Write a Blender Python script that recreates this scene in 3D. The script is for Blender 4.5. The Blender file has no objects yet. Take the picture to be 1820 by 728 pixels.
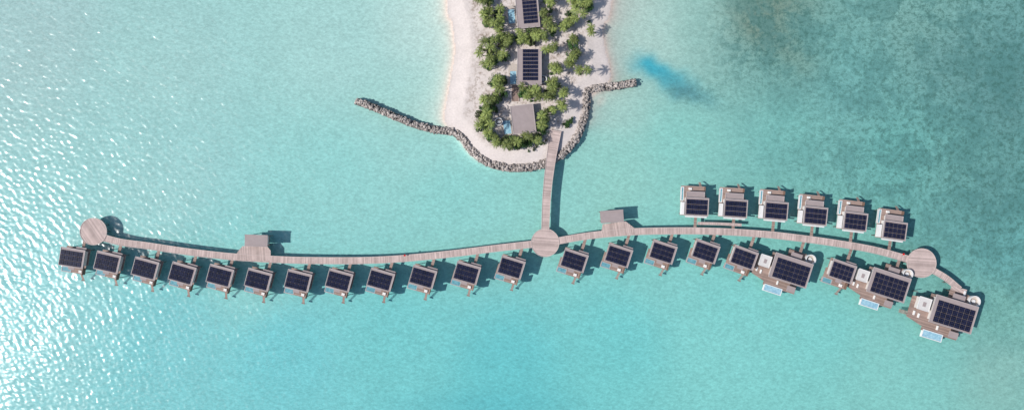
import bpy, math, random
import numpy as np
from mathutils import Vector, Matrix
random.seed(7); rng=np.random.default_rng(7)
S=0.25; H=300.0
sc=bpy.context.scene; col=sc.collection
def W(px,py,z=0.0):
    k=(H-z)/H
    return ((px-910)*S*k,(364-py)*S*k,z)
def lin(r,g,b,f=1.0):
    def c(v):
        v/=255.0
        return (v/12.92 if v<=0.04045 else ((v+0.055)/1.055)**2.4)*f
    return (c(r),c(g),c(b))
# ---------------------------------------------------------------- materials
class NT:
    def __init__(s,name):
        s.m=bpy.data.materials.new(name); s.m.use_nodes=True
        s.t=s.m.node_tree; s.n=s.t.nodes; s.b=s.n.get("Principled BSDF"); s.out=s.n.get("Material Output")
    def new(s,ty,**kw):
        n=s.n.new(ty)
        for k,v in kw.items(): setattr(n,k,v)
        return n
    def link(s,a,b): s.t.links.new(a,b)
    def math(s,op,a,b=None,clamp=False):
        n=s.new('ShaderNodeMath',operation=op); n.use_clamp=clamp
        for i,v in enumerate((a,b)):
            if v is None: continue
            if isinstance(v,(int,float)): n.inputs[i].default_value=v
            else: s.link(v,n.inputs[i])
        return n.outputs[0]
    def mix(s,f,a,b,bt='MIX'):
        n=s.new('ShaderNodeMix',data_type='RGBA',blend_type=bt)
        for i,v in ((0,f),(6,a),(7,b)):
            if isinstance(v,(int,float)): n.inputs[i].default_value=v
            elif isinstance(v,tuple): n.inputs[i].default_value=(*v[:3],1)
            else: s.link(v,n.inputs[i])
        return n.outputs[2]
    def noise(s,vec,scale,detail=3,rough=0.5,dist=0.0):
        n=s.new('ShaderNodeTexNoise'); n.inputs['Scale'].default_value=scale
        n.inputs['Detail'].default_value=detail; n.inputs['Roughness'].default_value=rough
        n.inputs['Distortion'].default_value=dist
        s.link(vec,n.inputs['Vector']); return n.outputs['Fac']
    def rng(s,v,a,b,c,d,clamp=True):
        n=s.new('ShaderNodeMapRange'); n.clamp=clamp
        s.link(v,n.inputs[0])
        for i,x in enumerate((a,b,c,d)): n.inputs[i+1].default_value=x
        return n.outputs[0]
    def pos(s): return s.new('ShaderNodeNewGeometry').outputs['Position']
    def obj(s): return s.new('ShaderNodeTexCoord').outputs['Object']
    def uv(s): return s.new('ShaderNodeTexCoord').outputs['UV']
    def mapv(s,vec,rot=0,scale=(1,1,1)):
        n=s.new('ShaderNodeMapping'); n.inputs['Rotation'].default_value=(0,0,rot); n.inputs['Scale'].default_value=scale
        s.link(vec,n.inputs['Vector']); return n.outputs[0]
    def scalecol(s,c,f):
        n=s.new('ShaderNodeVectorMath',operation='SCALE')
        if isinstance(c,tuple): n.inputs[0].default_value=c
        else: s.link(c,n.inputs[0])
        s.link(f,n.inputs['Scale']); return n.outputs[0]
    def bump(s,h,strength,dist):
        n=s.new('ShaderNodeBump'); n.inputs['Strength'].default_value=strength; n.inputs['Distance'].default_value=dist
        s.link(h,n.inputs['Height']); return n.outputs[0]
def basic(name,c,rough=0.7,amt=0.15,scale=1.2,spec=0.3,metal=0):
    t=NT(name)
    n=t.noise(t.pos(),scale,3,0.65)
    f=t.rng(n,0.25,0.75,1-amt,1+amt)
    t.link(t.scalecol(c,f),t.b.inputs['Base Color'])
    t.b.inputs['Roughness'].default_value=rough
    t.b.inputs['Specular IOR Level'].default_value=spec
    t.b.inputs['Metallic'].default_value=metal
    return t.m
def planks(name,c,axis_uv=True,w=0.42,amt=0.28):
    t=NT(name)
    v=t.uv()
    sp=t.new('ShaderNodeSeparateXYZ'); t.link(v,sp.inputs[0])
    u=t.math('DIVIDE',sp.outputs[0],w)
    fl=t.math('FLOOR',u); fr=t.math('FRACT',u)
    wn=t.new('ShaderNodeTexWhiteNoise',noise_dimensions='1D'); t.link(fl,wn.inputs['W'])
    tone=t.rng(wn.outputs['Value'],0,1,1-amt,1+amt)
    gap=t.rng(fr,0.0,0.16,0.6,1.0)
    big=t.rng(t.noise(t.pos(),0.25,4,0.6),0.3,0.7,0.84,1.13)
    f=t.math('MULTIPLY',t.math('MULTIPLY',tone,gap),big)
    t.link(t.scalecol(c,f),t.b.inputs['Base Color'])
    t.b.inputs['Roughness'].default_value=0.8; t.b.inputs['Specular IOR Level'].default_value=0.2
    return t.m
M={}
M['plank']=planks('weathered_planks',lin(190,170,163,0.86),amt=0.2)
M['deck']=planks('deck_boards',lin(156,134,124,0.84),w=0.5,amt=0.2)
M['kerb']=basic('kerb_timber',lin(196,180,174,0.84),0.7,0.12)
M['roof']=basic('taupe_roof',lin(164,150,148,0.8),0.75,0.08,0.5)
M['rim']=basic('roof_trim',lin(182,171,169,0.8),0.6,0.05)
M['wall']=basic('plaster_wall',lin(222,217,212,0.75),0.7,0.05)
M['white']=basic('white_render',lin(240,238,236,0.72),0.6,0.04)
M['wood']=basic('timber_wall',lin(120,96,84,0.8),0.7,0.15)
M['pile']=basic('pile_concrete',lin(120,112,105,0.8),0.8,0.2)
M['glass']=basic('window_glass',lin(40,55,62),0.08,0.05,1,0.6)
M['rail']=basic('aluminium_rail',lin(150,152,165,0.7),0.5,0.05,1,0.3)
M['red']=basic('red_lifebuoy',lin(200,30,25),0.5,0.05)
M['stone']=basic('pale_paving',lin(196,184,174,0.8),0.8,0.1,1.5)
M['cushion']=basic('cushion_fabric',lin(235,232,228,0.8),0.9,0.05)
def poolmat(name,a,b):
    t=NT(name)
    n=t.noise(t.pos(),1.2,2,0.6)
    c=t.mix(t.rng(n,0.35,0.65,0,1),a,b)
    t.link(c,t.b.inputs['Base Color']); t.b.inputs['Roughness'].default_value=0.12
    t.link(t.bump(n,0.3,0.05),t.b.inputs['Normal'])
    return t.m
M['pool']=poolmat('pool_water',lin(140,184,204,0.78),lin(168,206,218,0.82))
M['pool2']=poolmat('plunge_pool_water',lin(92,150,162,0.8),lin(122,176,186,0.8))
def solar():
    t=NT('solar_cells')
    v=t.obj(); sp=t.new('ShaderNodeSeparateXYZ'); t.link(v,sp.inputs[0])
    def grid(o,per):
        f=t.math('FRACT',t.math('ADD',t.math('DIVIDE',o,per),100.5))
        return t.math('GREATER_THAN',t.math('ABSOLUTE',t.math('SUBTRACT',f,0.5)),0.46)
    g=t.math('MAXIMUM',grid(sp.outputs[0],0.85),grid(sp.outputs[1],1.0))
    wn=t.rng(t.noise(t.pos(),0.5,2,0.6),0.3,0.7,0,1)
    base=t.mix(wn,lin(14,16,28),lin(30,32,52))
    t.link(t.mix(g,base,lin(62,66,90)),t.b.inputs['Base Color'])
    t.b.inputs['Roughness'].default_value=0.16; t.b.inputs['Specular IOR Level'].default_value=0.15
    return t.m
M['solar']=solar()
def rockmat():
    t=NT('breakwater_rock')
    g=t.new('ShaderNodeNewGeometry')
    r=t.rng(g.outputs['Random Per Island'],0,1,0.5,1.35)
    n=t.rng(t.noise(g.outputs['Position'],2.5,3,0.7),0.3,0.7,0.75,1.15)
    sp=t.new('ShaderNodeSeparateXYZ'); t.link(g.outputs['Position'],sp.inputs[0])
    wet=t.rng(sp.outputs[2],-0.2,0.7,0.45,1.0)
    f=t.math('MULTIPLY',t.math('MULTIPLY',r,n),wet)
    t.link(t.scalecol(lin(172,161,154,0.86),f),t.b.inputs['Base Color']); t.b.inputs['Roughness'].default_value=0.9
    return t.m
M['rock']=rockmat()
def leafmat(name,a,b):
    t=NT(name)
    g=t.new('ShaderNodeNewGeometry'); oi=t.new('ShaderNodeObjectInfo')
    m=t.mix(g.outputs['Random Per Island'],a,b)
    f=t.rng(oi.outputs['Random'],0,1,0.6,1.35)
    t.link(t.scalecol(m,f),t.b.inputs['Base Color']); t.b.inputs['Roughness'].default_value=0.6
    t.b.inputs['Specular IOR Level'].default_value=0.3
    return t.m
M['palm']=leafmat('palm_leaf',(0.07,0.11,0.03),(0.24,0.27,0.07))
M['leaf']=leafmat('shrub_leaf',(0.02,0.055,0.02),(0.08,0.17,0.04))
M['leaf2']=leafmat('olive_leaf',(0.035,0.055,0.025),(0.13,0.16,0.06))
M['bark']=basic('palm_bark',lin(120,105,92,0.8),0.9,0.2,3)
def bedmat(land):
    t=NT('sand_beach' if land else 'sea_bed_sand')
    at=t.new('ShaderNodeAttribute',attribute_name='Col'); rf=t.new('ShaderNodeAttribute',attribute_name='reef')
    p=t.pos()
    if land:
        f=t.rng(t.noise(p,1.3,4,0.7),0.3,0.7,0.88,1.07)
        f2=t.rng(t.noise(p,0.12,4,0.6),0.3,0.7,0.91,1.06)
        c=t.scalecol(at.outputs['Color'],t.math('MULTIPLY',f,f2))
        deb=t.math('MULTIPLY',t.rng(t.noise(p,0.45,5,0.75),0.48,0.66,0,0.8),rf.outputs['Fac'])
        c=t.mix(deb,c,lin(140,122,106,0.8))
        t.link(c,t.b.inputs['Base Color'])
    else:
        q=t.mapv(p,math.radians(25),(1,1.7,1))
        n1=t.noise(q,0.62,2,0.8)
        f=t.rng(n1,0.25,0.75,0.80,1.20)  # light focused by surface ripples, painted into the bed colour as stretched noise
        n3=t.noise(p,0.07,6,0.76,0.5); n4=t.noise(p,0.4,4,0.85)
        f2=t.rng(n3,0.3,0.7,0.95,1.05)
        c=t.scalecol(at.outputs['Color'],t.math('MULTIPLY',f,f2))
        m=t.math('MULTIPLY',t.rng(n3,0.45,0.56,0,0.7),rf.outputs['Fac'])
        m2=t.math('MULTIPLY',t.rng(n4,0.47,0.60,0,0.8),rf.outputs['Fac'])
        c=t.mix(m,c,lin(88,140,136,0.68))
        c=t.mix(m2,c,lin(74,118,108,0.68))
        t.link(c,t.b.inputs['Base Color'])
    t.b.inputs['Roughness'].default_value=0.95; t.b.inputs['Specular IOR Level'].default_value=0.0
    return t.m
def watermat():
    t=NT('lagoon_water'); t.n.remove(t.b)
    gl=t.new('ShaderNodeBsdfGlossy'); gl.inputs['Roughness'].default_value=0.22; gl.inputs['Color'].default_value=(1,1,1,1)
    tr=t.new('ShaderNodeBsdfTransparent'); tr.inputs['Color'].default_value=(0.985,0.998,0.998,1)
    fr=t.new('ShaderNodeFresnel')
    bf=t.new('ShaderNodeNewGeometry').outputs['Backfacing']
    # the Fresnel node inverts the index on back faces; undo it so light enters as it would from air
    t.link(t.rng(bf,0,1,1.36,1/1.36),fr.inputs['IOR'])
    mx=t.new('ShaderNodeMixShader'); t.link(fr.outputs[0],mx.inputs[0]); t.link(tr.outputs[0],mx.inputs[1]); t.link(gl.outputs[0],mx.inputs[2])
    t.link(mx.outputs[0],t.out.inputs['Surface'])
    return t.m
# ---------------------------------------------------------------- mesh builder
class MB:
    def __init__(s): s.v=[]; s.f=[]; s.uv=[]
    def poly(s,pts,z0,z1,top_uv=True,ang=0.0):
        n=len(pts); a=len(s.v)
        ar=sum(pts[i][0]*pts[(i+1)%n][1]-pts[(i+1)%n][0]*pts[i][1] for i in range(n))
        if ar<0: pts=pts[::-1]
        s.v+= [(p[0],p[1],z0) for p in pts]+[(p[0],p[1],z1) for p in pts]
        s.f.append([a+n+i for i in range(n)]); s.f.append([a+i for i in reversed(range(n))])
        for i in range(n):
            j=(i+1)%n; s.f.append([a+i,a+j,a+n+j,a+n+i])
        return s
    def box(s,x0,y0,x1,y1,z0,z1):
        return s.poly([(x0,y0),(x1,y0),(x1,y1),(x0,y1)],z0,z1)
    def bx(s,x0,y0,x1,y1,z0,z1): # px units
        return s.box(x0*S,y0*S,x1*S,y1*S,z0,z1)
    def cyl(s,x,y,r,z0,z1,n=12):
        return s.poly([(x+r*math.cos(2*math.pi*i/n),y+r*math.sin(2*math.pi*i/n)) for i in range(n)],z0,z1)
    def mesh(s,name,mat,uvmode='xy',ang=0.0):
        me=bpy.data.meshes.new(name); me.from_pydata(s.v,[],s.f); me.materials.append(mat)
        uvl=me.uv_layers.new(name='UVMap')
        ca,sa=math.cos(ang),math.sin(ang)
        co=s.v
        data=[]
        for l in me.loops:
            x,y,z=co[l.vertex_index]; data+= [x*ca+y*sa,-x*sa+y*ca]
        uvl.data.foreach_set('uv',data)
        me.update(); return me
def link(o): col.objects.link(o); return o
def thing(name,label,cat,loc=(0,0,0),rz=0,group=None):
    o=bpy.data.objects.new(name,None); o.empty_display_size=1; o.location=loc; o.rotation_euler=(0,0,rz)
    o['label']=label; o['category']=cat
    if group: o['group']=group
    return link(o)
def part(name,mesh,parent,loc=(0,0,0),label=None,rot=(0,0,0)):
    o=bpy.data.objects.new(name,mesh); o.location=loc; o.rotation_euler=rot
    if parent: o.parent=parent
    if label: o['label']=label
    return link(o)
def copy_thing(root,loc,rz,scale=1.0,label=None):
    def rec(o,par):
        c=o.copy(); col.objects.link(c); 
        if par is not None: c.parent=par
        for ch in kids[o.name]: rec(ch,c)
        return c
    c=rec(root,None); c.location=loc; c.rotation_euler=(root.rotation_euler[0],root.rotation_euler[1],rz); c.scale=(scale,)*3
    if label: c['label']=label
    return c
kids={}
def index_kids(root):
    lst=[o for o in col.objects if o.parent==root]; kids[root.name]=lst
    for o in lst: index_kids(o)
# ---------------------------------------------------------------- terrain
shore=[(800,-260),(795,0),(804,40),(809,90),(803,130),(796,170),(790,205),(794,222),(812,240),(826,262),(845,282),(875,294),(915,300),(950,297),(985,283),(1012,263),(1030,235),(1040,200),(1047,172),(1064,158),(1083,143),(1083,118),(1075,85),(1072,45),(1087,0),(1095,-260)]
def smooth(pts,k=6,closed=False):
    P=np.array(pts,float); out=[]
    n=len(P)
    for i in range(n if closed else n-1):
        p0=P[(i-1)%n] if (closed or i>0) else 2*P[0]-P[1]
        p1=P[i]; p2=P[(i+1)%n]
        p3=P[(i+2)%n] if (closed or i+2<n) else 2*P[-1]-P[-2]
        for j in range(k):
            t=j/k
            out.append(0.5*((2*p1)+(-p0+p2)*t+(2*p0-5*p1+4*p2-p3)*t*t+(-p0+3*p1-3*p2+p3)*t**3))
    if not closed: out.append(P[-1])
    return np.array(out)
SH=smooth(shore,4)
def sdf(X,Y):
    pts=SH; n=len(pts); d=np.full(X.shape,1e9); ins=np.zeros(X.shape,bool)
    for i in range(n):
        a=pts[i]; b=pts[(i+1)%n]; e=b-a; L=max(e@e,1e-9)
        t=np.clip(((X-a[0])*e[0]+(Y-a[1])*e[1])/L,0,1)
        d=np.minimum(d,np.hypot(X-a[0]-t*e[0],Y-a[1]-t*e[1]))
        if a[1]!=b[1]:
            c=((a[1]>Y)!=(b[1]>Y))&(X<(b[0]-a[0])*(Y-a[1])/(b[1]-a[1])+a[0]); ins^=c
    return np.where(ins,-d,d)
cs=[(50,50,158,207,204),(300,100,155,212,207),(600,80,160,217,211),(740,50,172,222,215),(750,190,160,218,210),(300,300,150,212,208),(600,320,142,214,208),(800,360,138,213,206),
(50,600,135,208,208),(300,600,120,205,207),(500,620,114,206,209),(700,600,116,208,207),(900,650,104,202,204),(1100,600,114,208,206),(1300,620,128,213,207),(1300,540,126,212,206),
(1600,650,130,208,200),(1780,660,137,200,190),(1100,300,142,211,200),(1100,200,152,211,201),(1150,60,166,215,205),(1250,50,150,205,195),(1200,250,135,210,200),(1400,250,122,198,190),
(1500,150,116,186,181),(1350,40,118,172,164),(1400,100,118,180,172),(1700,100,114,174,170),(1790,150,98,160,160),(1600,280,112,190,183),(1750,350,104,174,171),(1790,450,106,180,177),
(1700,300,114,184,177),(1780,550,122,192,182),(1640,40,124,184,176),(1500,450,126,205,196),(1640,620,128,206,198),(960,350,140,213,204),(450,500,135,211,207),(1180,480,128,210,204),(1450,580,124,211,205),(1100,10,172,215,205),(740,240,148,215,208)]
CS=np.array(cs,float)
def lina(a):
    a=a/255.0; return np.where(a<=0.04045,a/12.92,((a+0.055)/1.055)**2.4)
def bedcolor(X,Y):
    wt=np.zeros(X.shape); c=np.zeros(X.shape+(3,))
    XX=np.clip(X,-60,1880); YY=np.clip(Y,-60,790)
    for x,y,r,g,b in CS:
        w=1.0/(((XX-x)**2+(YY-y)**2)+900)**1.6; wt+=w
        c+=w[...,None]*np.array([r,g,b])
    return c/wt[...,None]
def gs(X,Y,x,y,rx,ry,rot=0,p=1.0):
    c,s=math.cos(rot),math.sin(rot); dx=X-x; dy=Y-y
    u=(dx*c+dy*s)/rx; v=(-dx*s+dy*c)/ry
    return np.exp(-(u*u+v*v)**p)
xs=np.concatenate([[-12000,-6000,-3000,-1500,-900],np.arange(-600,590,8),np.arange(590,1300,2.4),np.arange(1300,2500,8),[2700,3300,4800,7800,14000]])
ys=np.concatenate([[-12000,-6000,-3000,-1500,-800],np.arange(-500,-40,8),np.arange(-40,330,2.4),np.arange(330,1200,8),[1500,2000,3200,6000,12500]])
GX,GY=np.meshgrid(xs,ys)
D=sdf(GX,GY)*S   # metres
south=1/(1+np.exp(-(GY-228)/6.0))
zin=np.minimum(1.2,-D*0.16)+0.0
zin=np.where(D<0,zin,0)
slope=1.2*south+7.0*(1-south)
zout=-2.5*(1-np.exp(-np.maximum(D,0)/slope))
Z=np.where(D<0,zin,zout)
C=bedcolor(GX,GY)
# shallow sand fringe
fr=np.exp(-np.maximum(D,0)/(0.6*south+2.6*(1-south)))*(0.75)
fr=fr+0.32*(1-south)*np.exp(-np.maximum(D,0)/10)
fr=np.clip(fr,0,0.95)
shoal=np.clip(0.55*gs(GX,GY,1066,178,22,14,-0.9)+0.5*gs(GX,GY,788,212,16,12),0,0.7)
fr=np.maximum(fr,shoal)
C=C*(1-fr[...,None])+np.array([222,217,204])*fr[...,None]
# deep blue hole and dark smudge, edges broken up with low-frequency wobble
jx=GX+4*np.sin(GY/11.0+GX/33.0)+2*np.sin(GX/7.0-GY/9.0); jy=GY+3*np.sin(GX/13.0+1.3)+2*np.sin(GX/6.1+GY/8.0)
w=1.0*gs(jx,jy,1164,122,34,15,0.4); w=np.clip(w,0,0.9)
C=C*(1-w[...,None])+np.array([58,176,198])*w[...,None]
w=0.8*gs(jx,jy,1196,145,50,17,0.42); w=np.clip(w,0,0.85)
C=C*(1-w[...,None])+np.array([78,176,190])*w[...,None]
w=0.8*gs(jx,jy,1224,166,34,15,0.3)
C=C*(1-w[...,None])+np.array([86,150,156])*w[...,None]
w=0.75*gs(jx,jy,1345,30,55,45,0.9)+0.5*gs(jx,jy,1400,5,60,35)+0.4*gs(jx,jy,1400,90,60,25,0.6)
w=np.clip(w,0,0.75); C=C*(1-w[...,None])+np.array([118,150,134])*w[...,None]
w=0.4*gs(jx,jy,1720,130,90,60,0.6)+0.5*gs(jx,jy,1800,170,50,120)+0.4*gs(jx,jy,1760,330,60,70); w=np.clip(w,0,.6)
C=C*(1-w[...,None])+np.array([98,154,150])*w[...,None]
w=0.3*gs(GX,GY,860,720,160,26); C=C*(1-w[...,None])+np.array([80,180,190])*w[...,None]
Clin=lina(C)*np.array([0.85,0.69,0.675])
# land colour
land=lina(np.array([232,220,213.]))*0.75
wet=np.exp(-np.maximum(-D,0)/1.0)*(1-south)
L=land*(1-0.16*wet[...,None])
Clin=np.where((D<0)[...,None],L,Clin)
reef=np.clip(1/(1+np.exp(-(GX-1420-0.5*(GY-200)*np.where(GY>350,1.5,0))/80)),0,1)
reef=np.clip(reef+0.9*gs(GX,GY,1360,60,90,80)+0.45*gs(GX,GY,1240,165,60,30),0,1)*0.9
reef=reef*np.where(GY>430,np.clip(1-(GY-430)/400,0.3,1),1)
inner=np.clip((-D-6)/5,0,1)*np.where(GY>262,0,1)
reef=np.where(D<0,inner,reef)
ny,nx=GX.shape
wx=(GX-910)*S; wy=(364-GY)*S
k=(H-Z)/H
V=np.stack([wx*k,wy*k,Z],-1).reshape(-1,3)
idx=np.arange(ny*nx).reshape(ny,nx)
q=np.stack([idx[1:,:-1],idx[1:,1:],idx[:-1,1:],idx[:-1,:-1]],-1).reshape(-1,4)
fd=((D[1:,:-1]+D[1:,1:]+D[:-1,1:]+D[:-1,:-1])/4).reshape(-1)
def terr(name,faces,mat):
    used,inv=np.unique(faces.reshape(-1),return_inverse=True)
    me=bpy.data.meshes.new(name); me.from_pydata(V[used].tolist(),[],inv.reshape(-1,4).tolist())
    a=me.attributes.new('Col','FLOAT_COLOR','POINT')
    cc=np.concatenate([Clin.reshape(-1,3)[used],np.ones((len(used),1))],1)
    a.data.foreach_set('color',cc.astype(np.float32).reshape(-1))
    a=me.attributes.new('reef','FLOAT','POINT'); a.data.foreach_set('value',reef.reshape(-1)[used].astype(np.float32))
    me.materials.append(mat); me.polygons.foreach_set('use_smooth',[True]*len(me.polygons)); me.update()
    o=link(bpy.data.objects.new(name,me)); o['kind']='structure'; return o
terr('sea_bed',q[fd>=0],bedmat(False)); terr('sand_island',q[fd<0],bedmat(True))
# water surface: wind-ripple height field from a filtered directional wave spectrum
def wave_field(nx,ny,dx,seed=3):
    r=np.random.default_rng(seed); F=np.fft.fft2(r.normal(size=(ny,nx)))
    kx=np.fft.fftfreq(nx,dx)*2*np.pi; ky=np.fft.fftfreq(ny,dx)*2*np.pi
    KX,KY=np.meshgrid(kx,ky); K=np.hypot(KX,KY)+1e-6
    wd=math.radians(62)   # wave travel direction; crests run across it
    cosd=np.abs((KX*math.cos(wd)+KY*math.sin(wd))/K)
    A=(0.35+cosd**2)*K**(-1.7)*np.exp(-(1.3/K)**4)*np.exp(-(K/5.8)**6)
    A+=0.25*K**(-2.0)*np.exp(-(0.12/K)**4)*np.exp(-(K/0.8)**2)*0.4
    h=np.real(np.fft.ifft2(F*A))
    gy,gx=np.gradient(h,dx); return h*0.092/np.sqrt((gx**2+gy**2).mean())
dxw=0.5; X1=np.arange(-310,310.01,dxw); Y1=np.arange(-160,160.01,dxw)
hw=wave_field(len(X1),len(Y1),dxw)
tx=np.clip((310-np.abs(X1))/15,0,1); ty=np.clip((160-np.abs(Y1))/15,0,1); hw=hw*tx[None,:]*ty[:,None]
XX=np.concatenate([[-3500],X1,[3500]]); YY=np.concatenate([[-3500],Y1,[3500]])
HH=np.zeros((len(YY),len(XX))); HH[1:-1,1:-1]=hw
gx_,gy_=np.meshgrid(XX,YY); n1,n2=HH.shape
me=bpy.data.meshes.new('lagoon_water')
me.vertices.add(n1*n2); me.vertices.foreach_set('co',np.stack([gx_,gy_,HH],-1).astype(np.float32).reshape(-1))
ii=np.arange(n1*n2,dtype=np.int32).reshape(n1,n2)
qq=np.stack([ii[:-1,:-1],ii[:-1,1:],ii[1:,1:],ii[1:,:-1]],-1).reshape(-1)
nf=len(qq)//4; me.loops.add(len(qq)); me.loops.foreach_set('vertex_index',qq); me.polygons.add(nf)
me.polygons.foreach_set('loop_start',np.arange(0,len(qq),4,dtype=np.int32)); me.polygons.foreach_set('use_smooth',np.ones(nf,bool))
me.update(calc_edges=True); me.materials.append(watermat())
o=link(bpy.data.objects.new('lagoon_water',me)); o['kind']='structure'
# ---------------------------------------------------------------- boardwalks
pile_me=MB().cyl(0,0,0.16,-2.6,1.74,8).mesh('pile',M['pile'])
def ribbon(pts,wid,z0,z1,name,mat,off=0.0):
    P=np.array(pts); n=len(P)
    T=np.gradient(P,axis=0); T/=np.linalg.norm(T,axis=1)[:,None]; N=np.stack([-T[:,1],T[:,0]],1)
    wid=np.interp(np.linspace(0,1,n),np.linspace(0,1,len(wid)),wid)[:,None] if hasattr(wid,'__len__') else wid
    Lc=P+N*(off+wid/2); Rc=P+N*(off-wid/2)
    s=np.concatenate([[0],np.cumsum(np.linalg.norm(np.diff(P,axis=0),axis=1))])
    v=[];f=[];uv=[]
    for i in range(n):
        v+=[(Lc[i][0],Lc[i][1],z1),(Rc[i][0],Rc[i][1],z1),(Rc[i][0],Rc[i][1],z0),(Lc[i][0],Lc[i][1],z0)]
    for i in range(n-1):
        a=4*i;b=a+4
        f+=[[a,a+1,b+1,b],[a+1,a+2,b+2,b+1],[a+2,a+3,b+3,b+2],[a+3,a,b,b+3]]
    f+=[[3,2,1,0],[4*n-4,4*n-3,4*n-2,4*n-1]]
    me=bpy.data.meshes.new(name); me.from_pydata(v,[],f); me.materials.append(mat)
    l=me.uv_layers.new(name='UVMap'); data=[]
    for lp in me.loops: data+=[s[lp.vertex_index//4],0.0]
    l.data.foreach_set('uv',data); me.update(); return me
def boardwalk(pxs,wpx,label,pile_gap=7.0):
    sp=smooth(pxs,8); Wd=np.array([W(x,y,2.0)[:2] for x,y in sp])
    base=Wd[0].copy(); L=Wd-base
    root=thing('boardwalk',label,'boardwalk',(base[0],base[1],0),group='timber boardwalks over the lagoon')
    wm=np.array(wpx)*S if hasattr(wpx,'__len__') else wpx*S
    part('deck',ribbon(L,wm,1.75,2.0,'deck',M['plank']),root)
    n=len(L)
    ww=np.interp(np.linspace(0,1,n),np.linspace(0,1,len(wm)),wm) if hasattr(wpx,'__len__') else np.full(n,wm)
    T=np.gradient(L,axis=0); T/=np.linalg.norm(T,axis=1)[:,None]; N=np.stack([-T[:,1],T[:,0]],1)
    for sg in (1,-1):
        Q=L+N*(sg*(ww/2-0.12))[:,None]
        part('kerb',ribbon(Q,0.2,2.004,2.14,'kerb',M['kerb']),root)
    s=np.concatenate([[0],np.cumsum(np.linalg.norm(np.diff(L,axis=0),axis=1))])
    t=3.0
    while t<s[-1]-2:
        x=np.interp(t,s,L[:,0]); y=np.interp(t,s,L[:,1]); nx_=np.interp(t,s,N[:,0]); ny_=np.interp(t,s,N[:,1]); w_=np.interp(t,s,ww)/2-0.4
        for sg in (1,-1): part('pile',pile_me,root,(x+sg*nx_*w_,y+sg*ny_*w_,0))
        t+=pile_gap
    return root
LW=[(180,421),(215,430),(260,436),(320,445),(380,452.5),(430,457),(500,461),(560,462.5),(640,462.5),(700,460),(760,455),(820,448.5),(880,441),(950,433)]
RW=[(985,429),(1030,421),(1070,416),(1125,411.5),(1180,410),(1240,410),(1300,412),(1370,417),(1430,424),(1490,432.5),(1550,443),(1600,456),(1620,462)]
boardwalk([(988,232),(979,285),(972,345),(969,410)],[20,17,15,14],'straight weathered timber boardwalk linking island to round platform')
boardwalk(LW,12.5,'long curved timber boardwalk serving a row of villas')
boardwalk(RW,12.5,'long curved timber boardwalk between two rows of villas')
boardwalk([(1655,478),(1682,494),(1706,514)],11,'short timber boardwalk leading to the largest villa')
boardwalk([(1240,396.5),(1280,397.5),(1318,399.5)],5,'narrow timber side walkway joining two villa footbridges')
def platform(px,py,r,label,ang):
    x,y,_=W(px,py,2); R_=r*S
    root=thing('round_platform',label,'platform',(x,y,0),group='round timber platforms on the boardwalk')
    part('deck',MB().cyl(0,0,R_,1.7,2.03,48).mesh('deck',M['plank'],ang=ang),root)
    m=MB(); n=48
    for i in range(n):
        a0=2*math.pi*i/n;a1=2*math.pi*(i+1)/n
        m.poly([(R_*math.cos(a0),R_*math.sin(a0)),(R_*math.cos(a1),R_*math.sin(a1)),((R_-.22)*math.cos(a1),(R_-.22)*math.sin(a1)),((R_-.22)*math.cos(a0),(R_-.22)*math.sin(a0))],2.034,2.16)
    part('kerb',m.mesh('kerb',M['kerb']),root)
    for i in range(10):
        a=2*math.pi*i/10; part('pile',pile_me,root,((R_-1)*math.cos(a),(R_-1)*math.sin(a),0))
platform(969,431,25,'round timber platform where three boardwalks meet',1.5)
platform(166,411,24,'round timber platform at the end of the boardwalk',0.6)
platform(1638,467,26,'round timber platform beside the largest villas',1.5)
def rim(m,x0,y0,x1,y1,z0,z1,w=0.8):
    m.bx(x0,y0,x1,y0+w,z0,z1); m.bx(x0,y1-w,x1,y1,z0,z1); m.bx(x0,y0+w,x0+w,y1-w,z0,z1); m.bx(x1-w,y0+w,x1,y1-w,z0,z1)
def pavilion(px,py,rz,w,h,deckpoly,label):
    x,y,_=W(px,py,5.2)
    root=thing('pavilion',label,'pavilion',(x,y,0),rz,group='roofed pavilions beside the boardwalk')
    c,s=math.cos(-rz),math.sin(-rz)
    pts=[]
    for a,b in deckpoly:
        X,Y,_=W(a,b,2); X-=x;Y-=y; pts.append((X*c-Y*s,X*s+Y*c))
    part('deck',MB().poly(pts,1.72,2.012).mesh('deck',M['plank'],ang=0.1),root)
    part('floor',MB().bx(-w/2+1,-h/2+1,w/2-1,h/2-1,1.8,2.05).mesh('floor',M['deck']),root)
    part('wall',MB().bx(-w/2+2,h/2-3,w/2-2,h/2-2,2.05,4.6).bx(-w/2+2,-h/2+2,-w/2+3,h/2-3,2.05,4.6).bx(w/2-3,-h/2+2,w/2-2,h/2-3,2.05,4.6).mesh('wall',M['wall']),root)
    ro=part('roof',MB().bx(-w/2,-h/2,w/2,h/2,4.7,5.0).bx(-w/2,-h/2,w/2,-h/2+.6,5.0,5.1).bx(-w/2,h/2-3,w/2,h/2,5.0,5.25).mesh('roof',M['roof']),root)
    part('trim',MB().bx(-w/2-.6,-h/2-.6,w/2+.6,-h/2-.02,4.65,5.14).mesh('trim',M['rim']),ro)
    for a in (-w/2+2,0,w/2-2): part('post',MB().cyl(0,0,0.12,2.05,4.7,8).mesh('post',M['wood']),root,(a*S,(-h/2+2)*S,0))
    for a in (-w/2+2,w/2-2):
        for b in (-h/2+2,h/2-2): part('pile',pile_me,root,(a*S,b*S,0))
pavilion(455,427,math.radians(-2),40,20,[(424,445),(431,437),(474,436),(481,445),(481,463),(413,461)],'flat taupe-roofed pavilion on a timber deck over the water')
pavilion(1088,384,math.radians(4),40,21,[(1071,398),(1112,393),(1129,406),(1129,417),(1068,421)],'flat taupe-roofed pavilion with angled timber deck over the water')
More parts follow.
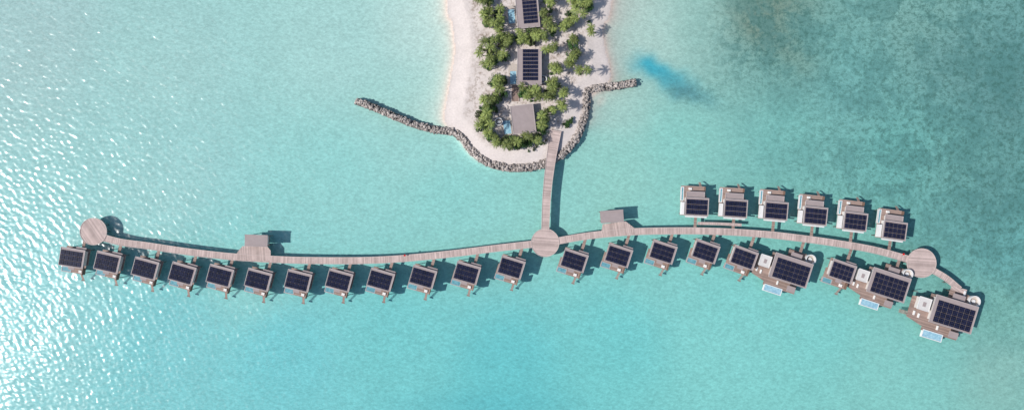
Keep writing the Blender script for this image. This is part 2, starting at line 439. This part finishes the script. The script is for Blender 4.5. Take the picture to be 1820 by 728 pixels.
# ---------------------------------------------------------------- villas
def add_solar(root,x0,y0,x1,y1,nx_,ny_,z):
    pw=(x1-x0)/nx_; ph=(y1-y0)/ny_; g=0.6
    pm=MB().bx(-pw/2+g/2,-ph/2+g/2,pw/2-g/2,ph/2-g/2,0,0.05).mesh('solar_panel',M['solar'])
    m=MB()
    for j in range(ny_):
        yy=y0+(j+0.5)*ph
        m.bx(x0,yy-2.2,x1,yy-1.9,z-0.1,z-0.003).bx(x0,yy+1.9,x1,yy+2.2,z-0.1,z-0.003)
    ar=part('solar_array',m.mesh('solar_array',M['rail']),root)
    for i in range(nx_):
        for j in range(ny_): part('solar_panel',pm,ar,((x0+(i+.5)*pw)*S,(y0+(j+.5)*ph)*S,z))
def add_pool(root,x0,y0,x1,y1,zt=2.2,edge='white',wm='pool'):
    m=MB(); rim(m,x0,y0,x1,y1,1.0,zt,1.2); m.bx(x0+1.2,y0+1.2,x1-1.2,y1-1.2,1.0,1.3)
    p=part('pool',m.mesh('pool',M[edge]),root)
    part('pool_water',MB().bx(x0+1.2,y0+1.2,x1-1.2,y1-1.2,1.31,zt-0.08).mesh('pool_water',M[wm]),p)
def add_stairs(root,x0,x1,y_top,y_bot,z0=2.0):
    m=MB(); n=9
    for i in range(n):
        a=y_top+(y_bot-y_top)*i/n; b=y_top+(y_bot-y_top)*(i+.8)/n; z=z0-0.24*i
        m.bx(x0,min(a,b),x1,max(a,b),z-0.1,z-0.02)
    part('stairs',m.mesh('stairs',M['deck']),root)
def add_wall(root,x0,y0,x1,y1,z1,mat='wall',win='s'):
    w=part('wall',MB().bx(x0,y0,x1,y1,2.03,z1).mesh('wall',M[mat]),root)
    L=x1-x0
    yy=y0 if win=='s' else y1; sg=-1 if win=='s' else 1
    n=3
    for i in range(n):
        a=x0+2+(L-4)*i/n; b=a+(L-4)/n-1
        ys_=sorted((yy+sg*0.15,yy+sg*0.35)); part('window',MB().bx(a,ys_[0],b,ys_[1],2.15,4.4).mesh('window',M['glass']),root)
    yy=y1 if win=='s' else y0; sg=-sg
    ys_=sorted((yy+sg*0.15,yy+sg*0.35)); part('door',MB().bx(x0+L*.65,ys_[0],x0+L*.65+4,ys_[1],2.05,4.2).mesh('door',M['wood']),root)
def add_roof(root,x0,y0,x1,y1,z0,z1,mat='roof',rimz=0.14,name='roof',lab=None):
    r=part(name,MB().bx(x0,y0,x1,y1,z0,z1).mesh('roof',M[mat]),root,label=lab)
    m=MB(); rim(m,x0-.3,y0-.3,x1+.3,y1+.3,z0-.02,z1+rimz,0.9)
    part('trim',m.mesh('trim',M['rim' if mat=='roof' else 'white']),r)
    return r
def add_piles(root,x0,y0,x1,y1,nx_=3,ny_=2):
    for i in range(nx_):
        for j in range(ny_): part('pile',pile_me,root,((x0+(x1-x0)*i/(nx_-1))*S,(y0+(y1-y0)*j/(ny_-1))*S,0))
bang=math.pi/2
def villaA():
    r=thing('overwater_villa','small stilt villa with solar-panelled taupe roof and plunge pool deck','villa',group='stilt villas along the boardwalk')
    part('deck',MB().poly([(a*S,b*S) for a,b in [(-23,-17),(-5,-17),(-5,-27),(19,-27),(19,-10),(22,-10),(22,19),(-20,19),(-20,0),(-23,0)]],1.75,2.0).mesh('deck',M['deck'],ang=bang),r)
    add_wall(r,-19,-11,19,14,5.0)
    add_roof(r,-21,-14.5,21.5,17.5,5.02,5.3)
    part('porch_roof',MB().bx(3,18.2,21,21.5,4.3,4.5).mesh('porch_roof',M['roof']),r)
    add_solar(r,-19.8,-13.2,18,13.2,5,3,5.46)
    add_pool(r,-23,-27,-5.2,-17.2,2.1,'rim','pool2')
    part('privacy_screen',MB().bx(18.2,-27,19,-15,2.0,4.0).mesh('privacy_screen',M['wood']),r)
    part('canopy',MB().bx(-5,-20,6,-15,4.5,4.65).mesh('canopy',M['roof']),r)
    part('daybed',MB().bx(8,-25,14,-20,2.0,2.25).bx(8.4,-24.6,13.6,-20.4,2.255,2.45).mesh('daybed',M['cushion']),r)
    add_stairs(r,11,15,-27,-38)
    part('landing',MB().bx(10,-40,16,-38,-.1,0.15).mesh('landing',M['deck'],ang=bang),r)
    add_piles(r,-19,-24,18,16)
    return r
def villaC():
    r=thing('overwater_villa','small stilt villa with white side wing and solar-panelled roof','villa',group='stilt villas along the boardwalk')
    part('deck',MB().poly([(a*S,b*S) for a,b in [(-25,-16),(21,-16),(21,20),(18,20),(18,36),(-25,36)]],1.75,2.0).mesh('deck',M['deck'],ang=bang),r)
    add_wall(r,-18,-13,19,15,5.0,win='n')
    add_roof(r,-19.5,-16,21,15.5,5.02,5.3)
    part('rear_wall',MB().bx(-14,16.4,12,24,2.03,4.2).mesh('rear_wall',M['wall']),r)
    add_roof(r,-17,16.4,14,26,4.22,4.45,name='lower_roof')
    add_solar(r,-18,-14,19,12.5,5,3,5.46)
    part('side_wing',MB().bx(-25,-15,-20,7,2.03,4.3).mesh('side_wing',M['white']),r)
    add_pool(r,-25,9,-20,34,2.15,'white','pool2')
    part('privacy_screen',MB().bx(15.5,29,16.2,35.5,2.0,3.8).mesh('privacy_screen',M['wood']),r)
    part('threshold',MB().bx(-18,-19,20,-16.6,4.0,4.15).mesh('threshold',M['white']),r)
    part('daybed',MB().bx(-12,29,-6,33,2.0,2.25).bx(-11.6,29.4,-6.4,32.6,2.255,2.45).mesh('daybed',M['cushion']),r)
    add_stairs(r,7,11,36,44)
    add_piles(r,-22,-13,18,32)
    return r
def tub(root,x,y,r_):
    m=MB(); n=28
    for i in range(n):
        a0=2*math.pi*i/n;a1=2*math.pi*(i+1)/n;R_=r_*S;q=R_-.35
        m.poly([(R_*math.cos(a0),R_*math.sin(a0)),(R_*math.cos(a1),R_*math.sin(a1)),(q*math.cos(a1),q*math.sin(a1)),(q*math.cos(a0),q*math.sin(a0))],2.0,3.6)
    e=part('bathroom_screen',m.mesh('bathroom_screen',M['white']),root,(x*S,y*S,0))
    part('floor',MB().cyl(0,0,(r_-1.4)*S,1.8,2.1,24).mesh('floor',M['stone']),e)
    part('bathtub',MB().cyl(0,0,0.8,2.1,2.7,16).mesh('bathtub',M['white']),e)
def villaB(sx=1.0,label='',nx_=7,ny_=4):
    r=thing('overwater_villa',label,'villa',group='stilt villas along the boardwalk')
    f=sx
    pts=[(-62,-22),(-34,-30),(-34,-36),(24,-36),(24,-16),(36,-16),(36,24),(-34,24),(-34,16),(-62,12)]
    part('deck',MB().poly([(a*S*f,b*S*f) for a,b in pts],1.75,2.0).mesh('deck',M['deck'],ang=bang),r)
    add_wall(r,-30*f,-16*f,31*f,20*f,5.3)
    add_roof(r,-34*f,-20*f,34*f,24*f,5.32,5.6)
    add_solar(r,-29*f,-18*f,31*f,17*f,nx_,ny_,5.76)
    part('side_wing',MB().bx(-55*f,-5*f,-38*f,13*f,2.03,4.6).mesh('side_wing',M['wall']),r)
    w=add_roof(r,-56*f,-6*f,-37*f,14*f,4.62,4.85,'wall',name='side_roof',lab='pale flat roof over the side wing')
    part('skylight',MB().bx(-49*f,0*f,-44*f,7*f,4.855,4.95).mesh('skylight',M['roof']),w)
    add_pool(r,-31*f,-46*f,2*f,-33.5*f,2.2,'white')
    tub(r,31*f,31*f,9*f)
    part('porch',MB().bx(-6*f,24.8*f,14*f,34*f,4.0,4.2).mesh('porch',M['roof']),r)
    part('porch_deck',MB().bx(-8*f,24.2*f,24*f,38*f,1.8,2.02).mesh('porch_deck',M['deck'],ang=bang),r)
    part('canopy',MB().bx(5*f,-34*f,20*f,-24*f,4.0,4.15).mesh('canopy',M['roof']),r)
    for a,b_ in ((-54,-17),(-46,-19),(-12,-29)):
        part('daybed',MB().bx(a*f,b_*f,(a+3)*f,(b_+7)*f,2.0,2.25).bx((a+.3)*f,(b_+.3)*f,(a+2.7)*f,(b_+6.7)*f,2.255,2.4).mesh('daybed',M['cushion']),r)
    m=MB()
    for i in range(8): m.bx(-63*f-1.3*i-1.1,-20*f,-63*f-1.3*i,-14*f,1.8-.22*i,1.9-.22*i)
    part('stairs',m.mesh('stairs',M['deck']),r)
    add_piles(r,-55*f,-18*f,30*f,20*f,4,2)
    return r
def walk_y(lst,x):
    a=smooth(lst,8); return np.interp(x,a[:,0],a[:,1])
def spur(root,cx,cy,th,lx,y0,dirn,lst,w=5):
    t=abs(y0); c,s=math.cos(th),math.sin(th)
    while t<90:
        px=cx+lx*c+dirn*t*s; py=cy+lx*s-dirn*t*c
        wy_=walk_y(lst,px)
        if (dirn>0 and py<=wy_+4) or (dirn<0 and py>=wy_-4): break
        t+=0.5
    a,b=sorted((y0,dirn*t))
    if b-a<1: return
    part('footbridge',MB().bx(lx-w/2,a,lx+w/2,b,1.78,1.985).mesh('footbridge',M['deck'],ang=bang),root)
def place(root,px,py,deg,z=5.4):
    x,y,_=W(px,py,z); root.location=(x,y,0); root.rotation_euler=(0,0,-math.radians(deg))
A=[(127,459,9),(190,467,13),(257,478,15),(323,487,16),(390,491,15),(458,498,15),(529,500,14),(602,499,15),(676,498,16),(751,493,16),(829,486,16),(908,476,17),
(1020,464,18),(1099,455,18),(1178,449,18),(1254,448,19),(1322,459,20),(1497,483,19)]
Croots=[(1238,367,3),(1307,370,4),(1379,374,5),(1449,383,6),(1520,393,7),(1590,409,8)]
a0=villaA(); index_kids(a0)
roots=[a0]+[copy_thing(a0,(0,0,0),0) for _ in A[1:]]
for r,(px,py,d) in zip(roots,A):
    place(r,px,py,d)
    spur(r,px,py,math.radians(d),9,19.2,1,LW if px<965 else RW)
c0=villaC(); index_kids(c0)
roots=[c0]+[copy_thing(c0,(0,0,0),0) for _ in Croots[1:]]
for r,(px,py,d) in zip(roots,Croots):
    place(r,px,py,d)
    spur(r,px,py,math.radians(d),3,-16.2,-1,RW)
b=villaB(1.0,'large stilt villa with pale side roof and long pool deck'); place(b,1405,482,18); spur(b,1405,482,math.radians(18),12,38.2,1,RW)
b=villaB(1.0,'large stilt villa with round white bathroom screen and pool'); place(b,1579,508,18); spur(b,1579,508,math.radians(18),12,38.2,1,RW)
b=villaB(1.12,'largest stilt villa with wide timber deck and long pool'); place(b,1694,560,17)
x,y,_=W(1704,520,2)
r=thing('entrance_platform','small square timber platform at the largest villa entrance','platform',(x,y,0),-math.radians(14))
part('deck',MB().bx(-15,-9,13,9,1.75,2.017).mesh('deck',M['plank'],ang=1.2),r)
part('bench',MB().bx(8,-7,11,6,2.02,2.45).mesh('bench',M['white']),r)
for a in (-12,10): part('pile',pile_me,r,(a*S,0,0))
# lifebuoy stands
import bmesh
tm=bpy.data.meshes.new('lifebuoy_ring'); V2=[];F2=[];n=20;m_=8
for i in range(n):
    for j in range(m_):
        a=2*math.pi*i/n;b_=2*math.pi*j/m_; rr=0.36+0.09*math.cos(b_)
        V2.append((rr*math.cos(a),rr*math.sin(a),0.08*math.sin(b_)))
        F2.append([i*m_+j,((i+1)%n)*m_+j,((i+1)%n)*m_+(j+1)%m_,i*m_+(j+1)%m_])
tm.from_pydata(V2,[],F2); tm.materials.append(M['red']); tm.update()
l0=thing('lifebuoy_stand','red lifebuoy on a post at the boardwalk edge','lifebuoy',group='lifebuoys along the boardwalk')
part('post',MB().box(-.05,-.05,.05,.05,0,1.2).mesh('post',M['white']),l0)
part('backboard',MB().box(-.4,-.3,.4,.3,1.2,1.26).mesh('backboard',M['red']),l0)
part('lifebuoy',tm,l0,(0,0,1.36),rot=(0,0,0))
index_kids(l0)
for i,(px,py) in enumerate([(720,453),(1603,451)]):
    o=l0 if i==0 else copy_thing(l0,(0,0,0),0)
    o.location=W(px,py,2.0)
# ---------------------------------------------------------------- island villas
def hidein(x,y,m=0): return any(a-m<=x<=b+m*0.6 and c-m<=y<=d+m*0.6 for a,b,c,d in [(914,960,-20,50),(898,917,6,38),(916,966,86,153),(902,918,118,150),(908,952,186,239),(886,910,208,233),(978,1000,205,260),(910,922,155,178)])
def island_villa(px,py,deg,x0,y0,x1,y1,sol,pool,label,deckr,zz=1.2):
    x,y,_=W(px,py,4.5)
    r=thing('beach_villa',label,'villa',(x,y,zz-2.0),-math.radians(deg),group='beach villas among the palms')
    part('terrace',MB().bx(*deckr,1.6,2.05).mesh('terrace',M['stone']),r)
    w=part('wall',MB().bx(x0+2,y0+2,x1-2,y1-2,2.06,5.0).mesh('wall',M['wall']),r)
    for i in range(3):
        a=y0+5+(y1-y0-10)*i/3; part('window',MB().bx(x0+1.65,a,x0+1.85,a+(y1-y0-14)/3,2.2,4.4).mesh('window',M['glass']),r)
    part('door',MB().bx(x1-1.85,-3,x1-1.65,1,2.1,4.3).mesh('door',M['wood']),r)
    add_roof(r,x0,y0,x1,y1,5.02,5.3)
    if sol: add_solar(r,*sol,5.46)
    add_pool(r,*pool,2.25,'stone')
    return r
r=island_villa(937,18,-5,-19,-31,20,30,(-8,-24,17,29,4,8),(-35,-19,-21,8),'beach villa with long solar array and narrow pool',(-37,-24,-19.5,14))
r=island_villa(941,119,0,-21,-32,21,31,(-12,-24,15,31,4,8),(-35,-29,-21.8,-4),'beach villa with solar array and curved white bathroom wall',(-37,-32,-21.4,8))
tub(r,24,-20,7)
r=island_villa(930,212,-7,-20,-24,20,25,None,(-37,-22,-22,4),'beach villa with plain taupe roof and bright pool',(-43,-26,-20.5,8))
tub(r,-43,2,7)
x,y,_=W(916,166,1.3)
r=thing('timber_steps','short timber deck path between two beach villas','deck',(x,y,1.2))
part('deck',MB().bx(-6,-14,6,14,0,0.25).mesh('deck',M['deck']),r)
part('edge_beam',MB().bx(-7,-14,-6.1,14,-.1,0.32).bx(6.1,-14,7,14,-.1,.32).mesh('edge_beam',M['kerb']),r)
# ---------------------------------------------------------------- rocks
bm=bmesh.new(); bmesh.ops.create_icosphere(bm,subdivisions=1,radius=1.0)
IV=np.array([v.co[:] for v in bm.verts]); IF=np.array([[v.index for v in f.verts] for f in bm.faces]); bm.free()
def rocks(name,label,pts,width,dens,cat):
    sp=smooth(pts,8); Wd=np.array([W(x,y,0.6)[:2] for x,y in sp])
    s=np.concatenate([[0],np.cumsum(np.linalg.norm(np.diff(Wd,axis=0),axis=1))])
    T=np.gradient(Wd,axis=0); T/=np.linalg.norm(T,axis=1)[:,None]; N=np.stack([-T[:,1],T[:,0]],1)
    vs=[];fs=[];k=0; n=int(s[-1]*dens)
    base=Wd[0]
    for i in range(n):
        t=rng.uniform(0,s[-1]); off=rng.uniform(-1,1)
        x=np.interp(t,s,Wd[:,0])+np.interp(t,s,N[:,0])*off*width/2; y=np.interp(t,s,Wd[:,1])+np.interp(t,s,N[:,1])*off*width/2
        h=1.15*(1-abs(off)**1.6)-0.15+rng.uniform(-.25,.25)
        r_=rng.uniform(0.4,0.95)
        a,b_,c_=rng.uniform(0,6.28,3)
        Rm=np.array((Matrix.Rotation(a,3,'X')@Matrix.Rotation(b_,3,'Y')@Matrix.Rotation(c_,3,'Z')))
        vv=(IV*(1+rng.uniform(-.22,.18,(len(IV),1))))*np.array([1,rng.uniform(.6,1),rng.uniform(.55,.9)])*r_
        vv=vv@Rm.T+np.array([x-base[0],y-base[1],h])
        vs.append(vv); fs.append(IF+k); k+=len(IV)
    me=bpy.data.meshes.new(name); me.from_pydata(np.concatenate(vs).tolist(),[],np.concatenate(fs).tolist()); me.materials.append(M['rock']); me.update()
    root=thing(name,label,cat,(base[0],base[1],0))
    part('boulder_layer',me,root)
    part('core',ribbon(Wd-base,width*1.05,-2.6,-0.05,'core',M['rock']),root)
rocks('rock_breakwater','long thin grey boulder breakwater reaching into the lagoon',[(632,179),(660,189),(700,206),(740,222),(780,231),(808,234)],2.9,8,'breakwater')
rocks('rock_seawall','curved grey boulder seawall around the sandy island tip',[(808,235),(823,246),(838,266),(858,283),(884,294),(915,298),(945,296),(975,287),(1002,271),(1022,249),(1035,220),(1042,192),(1042,166)],3.4,10,'seawall')
rocks('rock_breakwater','short grey boulder breakwater at the beach edge',[(1040,162),(1060,156),(1090,153),(1115,149),(1131,145)],3.0,9,'breakwater')
# ---------------------------------------------------------------- vegetation
def palm_mesh(seed):
    r=random.Random(seed); V=[];F=[]
    nf=12
    for i in range(nf):
        az=2*math.pi*i/nf+r.uniform(-.25,.25); L=r.uniform(2.6,3.8); up=r.uniform(0.1,0.9)
        ca,sa=math.cos(az),math.sin(az); n=9; pts=[]
        for j in range(n+1):
            t=j/n; rad=L*(t-0.12*t*t); z=up*math.sin(t*2.2)*1.2-1.5*t*t
            bend=0.25*t*t*(1 if i%2 else -1)
            pts.append((rad,bend,z))
        for j in range(n):
            x,b,z=pts[j];x2,b2,z2=pts[j+1]; t=(j+.5)/n
            ln=0.75*math.sin(math.pi*min(1,t*0.9+0.12))+0.10
            for sg in (1,-1):
                tip=(x+(x2-x)*0.8+0.45*ln,b+sg*ln*0.8,z-0.35*ln)
                k=len(V)
                for (a_,b_,c_) in ((x,b,z),(x2,b2,z2),tip): V.append((a_*ca-b_*sa,a_*sa+b_*ca,c_))
                F.append([k,k+1,k+2])
    me=bpy.data.meshes.new('crown'); me.from_pydata(V,[],F); me.materials.append(M['palm']); me.update(); return me
def trunk_mesh(h,r0,lean,seed,limbs=0,mat='bark'):
    m=MB(); n=7; V=[];F=[]
    def tube(pts,rad):
        k=len(V)
        for (x,y,z),rr in zip(pts,rad):
            for i in range(n):
                a=2*math.pi*i/n; V.append((x+rr*math.cos(a),y+rr*math.sin(a),z))
        for j in range(len(pts)-1):
            for i in range(n): F.append([k+j*n+i,k+j*n+(i+1)%n,k+(j+1)*n+(i+1)%n,k+(j+1)*n+i])
        F.append([k+(len(pts)-1)*n+i for i in range(n)])
    tube([(lean*(t/5)**2,0,h*t/5) for t in range(6)],[r0*(1.2-0.6*t/5) for t in range(6)])
    r=random.Random(seed)
    for i in range(limbs):
        a=2*math.pi*i/limbs+r.uniform(-.3,.3); L=h*0.6
        tube([(L*.4*t*math.cos(a),L*.4*t*math.sin(a),h*.45+L*.45*t) for t in (0,.5,1,1.5)],[r0*.6,r0*.45,r0*.3,r0*.15])
    me=bpy.data.meshes.new('trunk'); me.from_pydata(V,[],F); me.materials.append(M[mat]); me.update(); return me
def leafy(seed,rad,hh,n,leaf,mat,z0):
    r=np.random.default_rng(seed); V=[];F=[]
    nb=9
    cen=[(r.uniform(-.6,.6)*rad,r.uniform(-.6,.6)*rad,z0+r.uniform(-.3,.5)*hh) for _ in range(nb)]; cr=[r.uniform(.25,.5)*rad for _ in range(nb)]
    for i in range(n):
        b=i%nb; d=r.normal(size=3); d/=np.linalg.norm(d); q=cr[b]*r.uniform(.7,1.12)
        c=np.array(cen[b])+d*q*np.array([1,1,hh/rad])
        nn=d+r.normal(size=3)*0.5; nn/=np.linalg.norm(nn)
        a=np.cross(nn,r.normal(size=3)); a/=np.linalg.norm(a); bb=np.cross(nn,a); s=leaf*r.uniform(.6,1.3); k=len(V)
        for u,v in ((-1,0),(0,-.5),(1,0),(0,.5)): V.append(tuple(c+a*u*s+bb*v*s))
        F.append([k,k+1,k+2,k+3])
    me=bpy.data.meshes.new('crown'); me.from_pydata(V,[],F); me.materials.append(M[mat]); me.update(); return me
def proto(kind,i):
    if kind=='palm':
        h=[6.0,7.5,5.0,8.5][i]; ln=[.6,1.2,.3,1.6][i]
        r=thing('palm_tree','coconut palm with arching yellow-green fronds on sand','palm tree',group='palm trees on the island')
        part('trunk',trunk_mesh(h,0.2,ln,i),r); part('crown',palm_mesh(i+10),r,(ln,0,h))
    elif kind=='tree':
        r=thing('broadleaf_tree','dense leafy green tree beside the beach villas','tree',group='leafy trees on the island')
        part('trunk',trunk_mesh(2.6,0.22,0,i,4),r); part('crown',leafy(i+50,2.8,1.8,480,0.36,['leaf','leaf2','leaf'][i],3.3),r)
    else:
        r=thing('shrub','low rounded green shrub growing in the sand','shrub',group='shrubs on the island')
        part('stem',trunk_mesh(0.8,0.09,0,i,4),r); part('crown',leafy(i+80,1.5,0.9,210,0.28,['leaf','leaf2','leaf'][i],0.9),r)
    index_kids(r); return r
used={}
def put(kind,px,py,sc_=1.0):
    if hidein(px,py,{'tree':9,'palm':8,'shrub':4}[kind]*sc_): return
    i=random.randrange(4 if kind=='palm' else 3); key=(kind,i); z=1.15
    x,y,_=W(px,py,z)
    rz=random.uniform(0,6.28)
    if key not in used:
        r=proto(kind,i); used[key]=r; r.location=(x,y,z); r.rotation_euler=(0,0,rz); r.scale=(sc_,)*3
    else: copy_thing(used[key],(x,y,z),rz,sc_)
reg=[ # cx,cy,rx,ry,trees,shrubs,palms
(862,3,12,9,3,5,5),(870,33,14,18,5,10,8),(888,48,10,10,2,5,4),(882,75,20,12,5,10,8),(866,97,10,10,2,5,4),(885,105,14,9,3,6,5),(868,122,8,8,1,4,3),
(884,150,14,12,6,7,3),(882,172,20,12,8,8,5),(862,190,9,9,3,4,3),(905,75,8,9,2,4,3),
(942,68,26,12,8,10,12),(928,50,8,6,1,2,2),(944,172,20,13,9,8,6),(925,165,6,10,1,3,1),
(857,207,7,9,3,4,2),(860,226,8,9,4,4,3),(868,241,9,8,4,5,2),(884,250,10,8,4,5,3),(902,254,10,8,4,5,2),(920,253,10,8,4,5,3),(936,251,9,7,4,5,2),(952,244,10,7,4,5,3),(964,228,9,9,4,5,3),(972,210,9,8,3,5,4),(980,198,8,6,2,3,3),
(875,196,10,7,3,3,2),(972,12,9,12,1,4,4),(970,34,8,10,1,4,4),(975,56,9,8,1,3,5),(976,90,8,8,1,3,4),(983,125,9,9,1,3,5),(978,152,9,8,2,5,5),(976,170,9,7,3,4,3),(990,188,8,8,0,1,3),
(1020,8,8,8,2,3,4),(1014,32,8,12,1,4,5),(1006,52,9,9,1,4,5),(1016,76,7,11,3,4,3),(1018,100,9,9,3,5,4),(1045,8,15,9,4,5,5),(1030,128,6,6,0,2,3),(1010,112,8,6,0,3,4),
(1000,160,10,10,0,0,4),(1040,50,12,20,0,2,3),(890,25,6,12,1,3,3),(897,135,4,12,1,3,1)]
for cx,cy,rx,ry,nt,ns,npm in reg:
    for kind,n in (('tree',nt),('shrub',ns),('palm',npm)):
        for _ in range(n):
            a=random.uniform(0,6.28); q=math.sqrt(random.random())
            put(kind,cx+rx*q*math.cos(a),cy+ry*q*math.sin(a),random.uniform(.45,.85) if kind!='palm' else random.uniform(.65,1.0))
for a,b in [((940,270),(985,240)),((985,236),(1018,210)),((1006,226),(1014,214))]:
    for i in range(8):
        t=i/7; put('shrub',a[0]+(b[0]-a[0])*t+random.uniform(-2,2),a[1]+(b[1]-a[1])*t+random.uniform(-2,2),random.uniform(.5,.8))
# ---------------------------------------------------------------- light, sky, camera
zen=math.radians(46); az=math.radians(11)
s=Vector((-math.cos(az)*math.sin(zen),-math.sin(az)*math.sin(zen),math.cos(zen)))
sun=bpy.data.lights.new('sun','SUN'); sun.energy=5.0; sun.angle=math.radians(0.5); sun.color=(1,0.97,0.93)
so=link(bpy.data.objects.new('sun',sun)); so.rotation_euler=(-s).to_track_quat('-Z','Y').to_euler(); so.location=(-100,-20,150)
w=bpy.data.worlds.new('World'); sc.world=w; w.use_nodes=True
sk=w.node_tree.nodes.new('ShaderNodeTexSky'); sk.sky_type='NISHITA'; sk.sun_disc=False
sk.sun_elevation=math.pi/2-zen; sk.sun_rotation=math.atan2(s.x,s.y)
bg=w.node_tree.nodes['Background']; bg.inputs['Strength'].default_value=0.125
w.node_tree.links.new(sk.outputs[0],bg.inputs['Color'])
cam=bpy.data.cameras.new('camera'); cam.sensor_width=36; cam.lens=36*H/(1820*S); cam.clip_end=20000; cam.clip_start=1
co=link(bpy.data.objects.new('camera',cam)); co.location=(0,0,H); sc.camera=co
sc.view_settings.view_transform='Standard'; sc.view_settings.look='None'; sc.view_settings.exposure=0; sc.view_settings.gamma=1
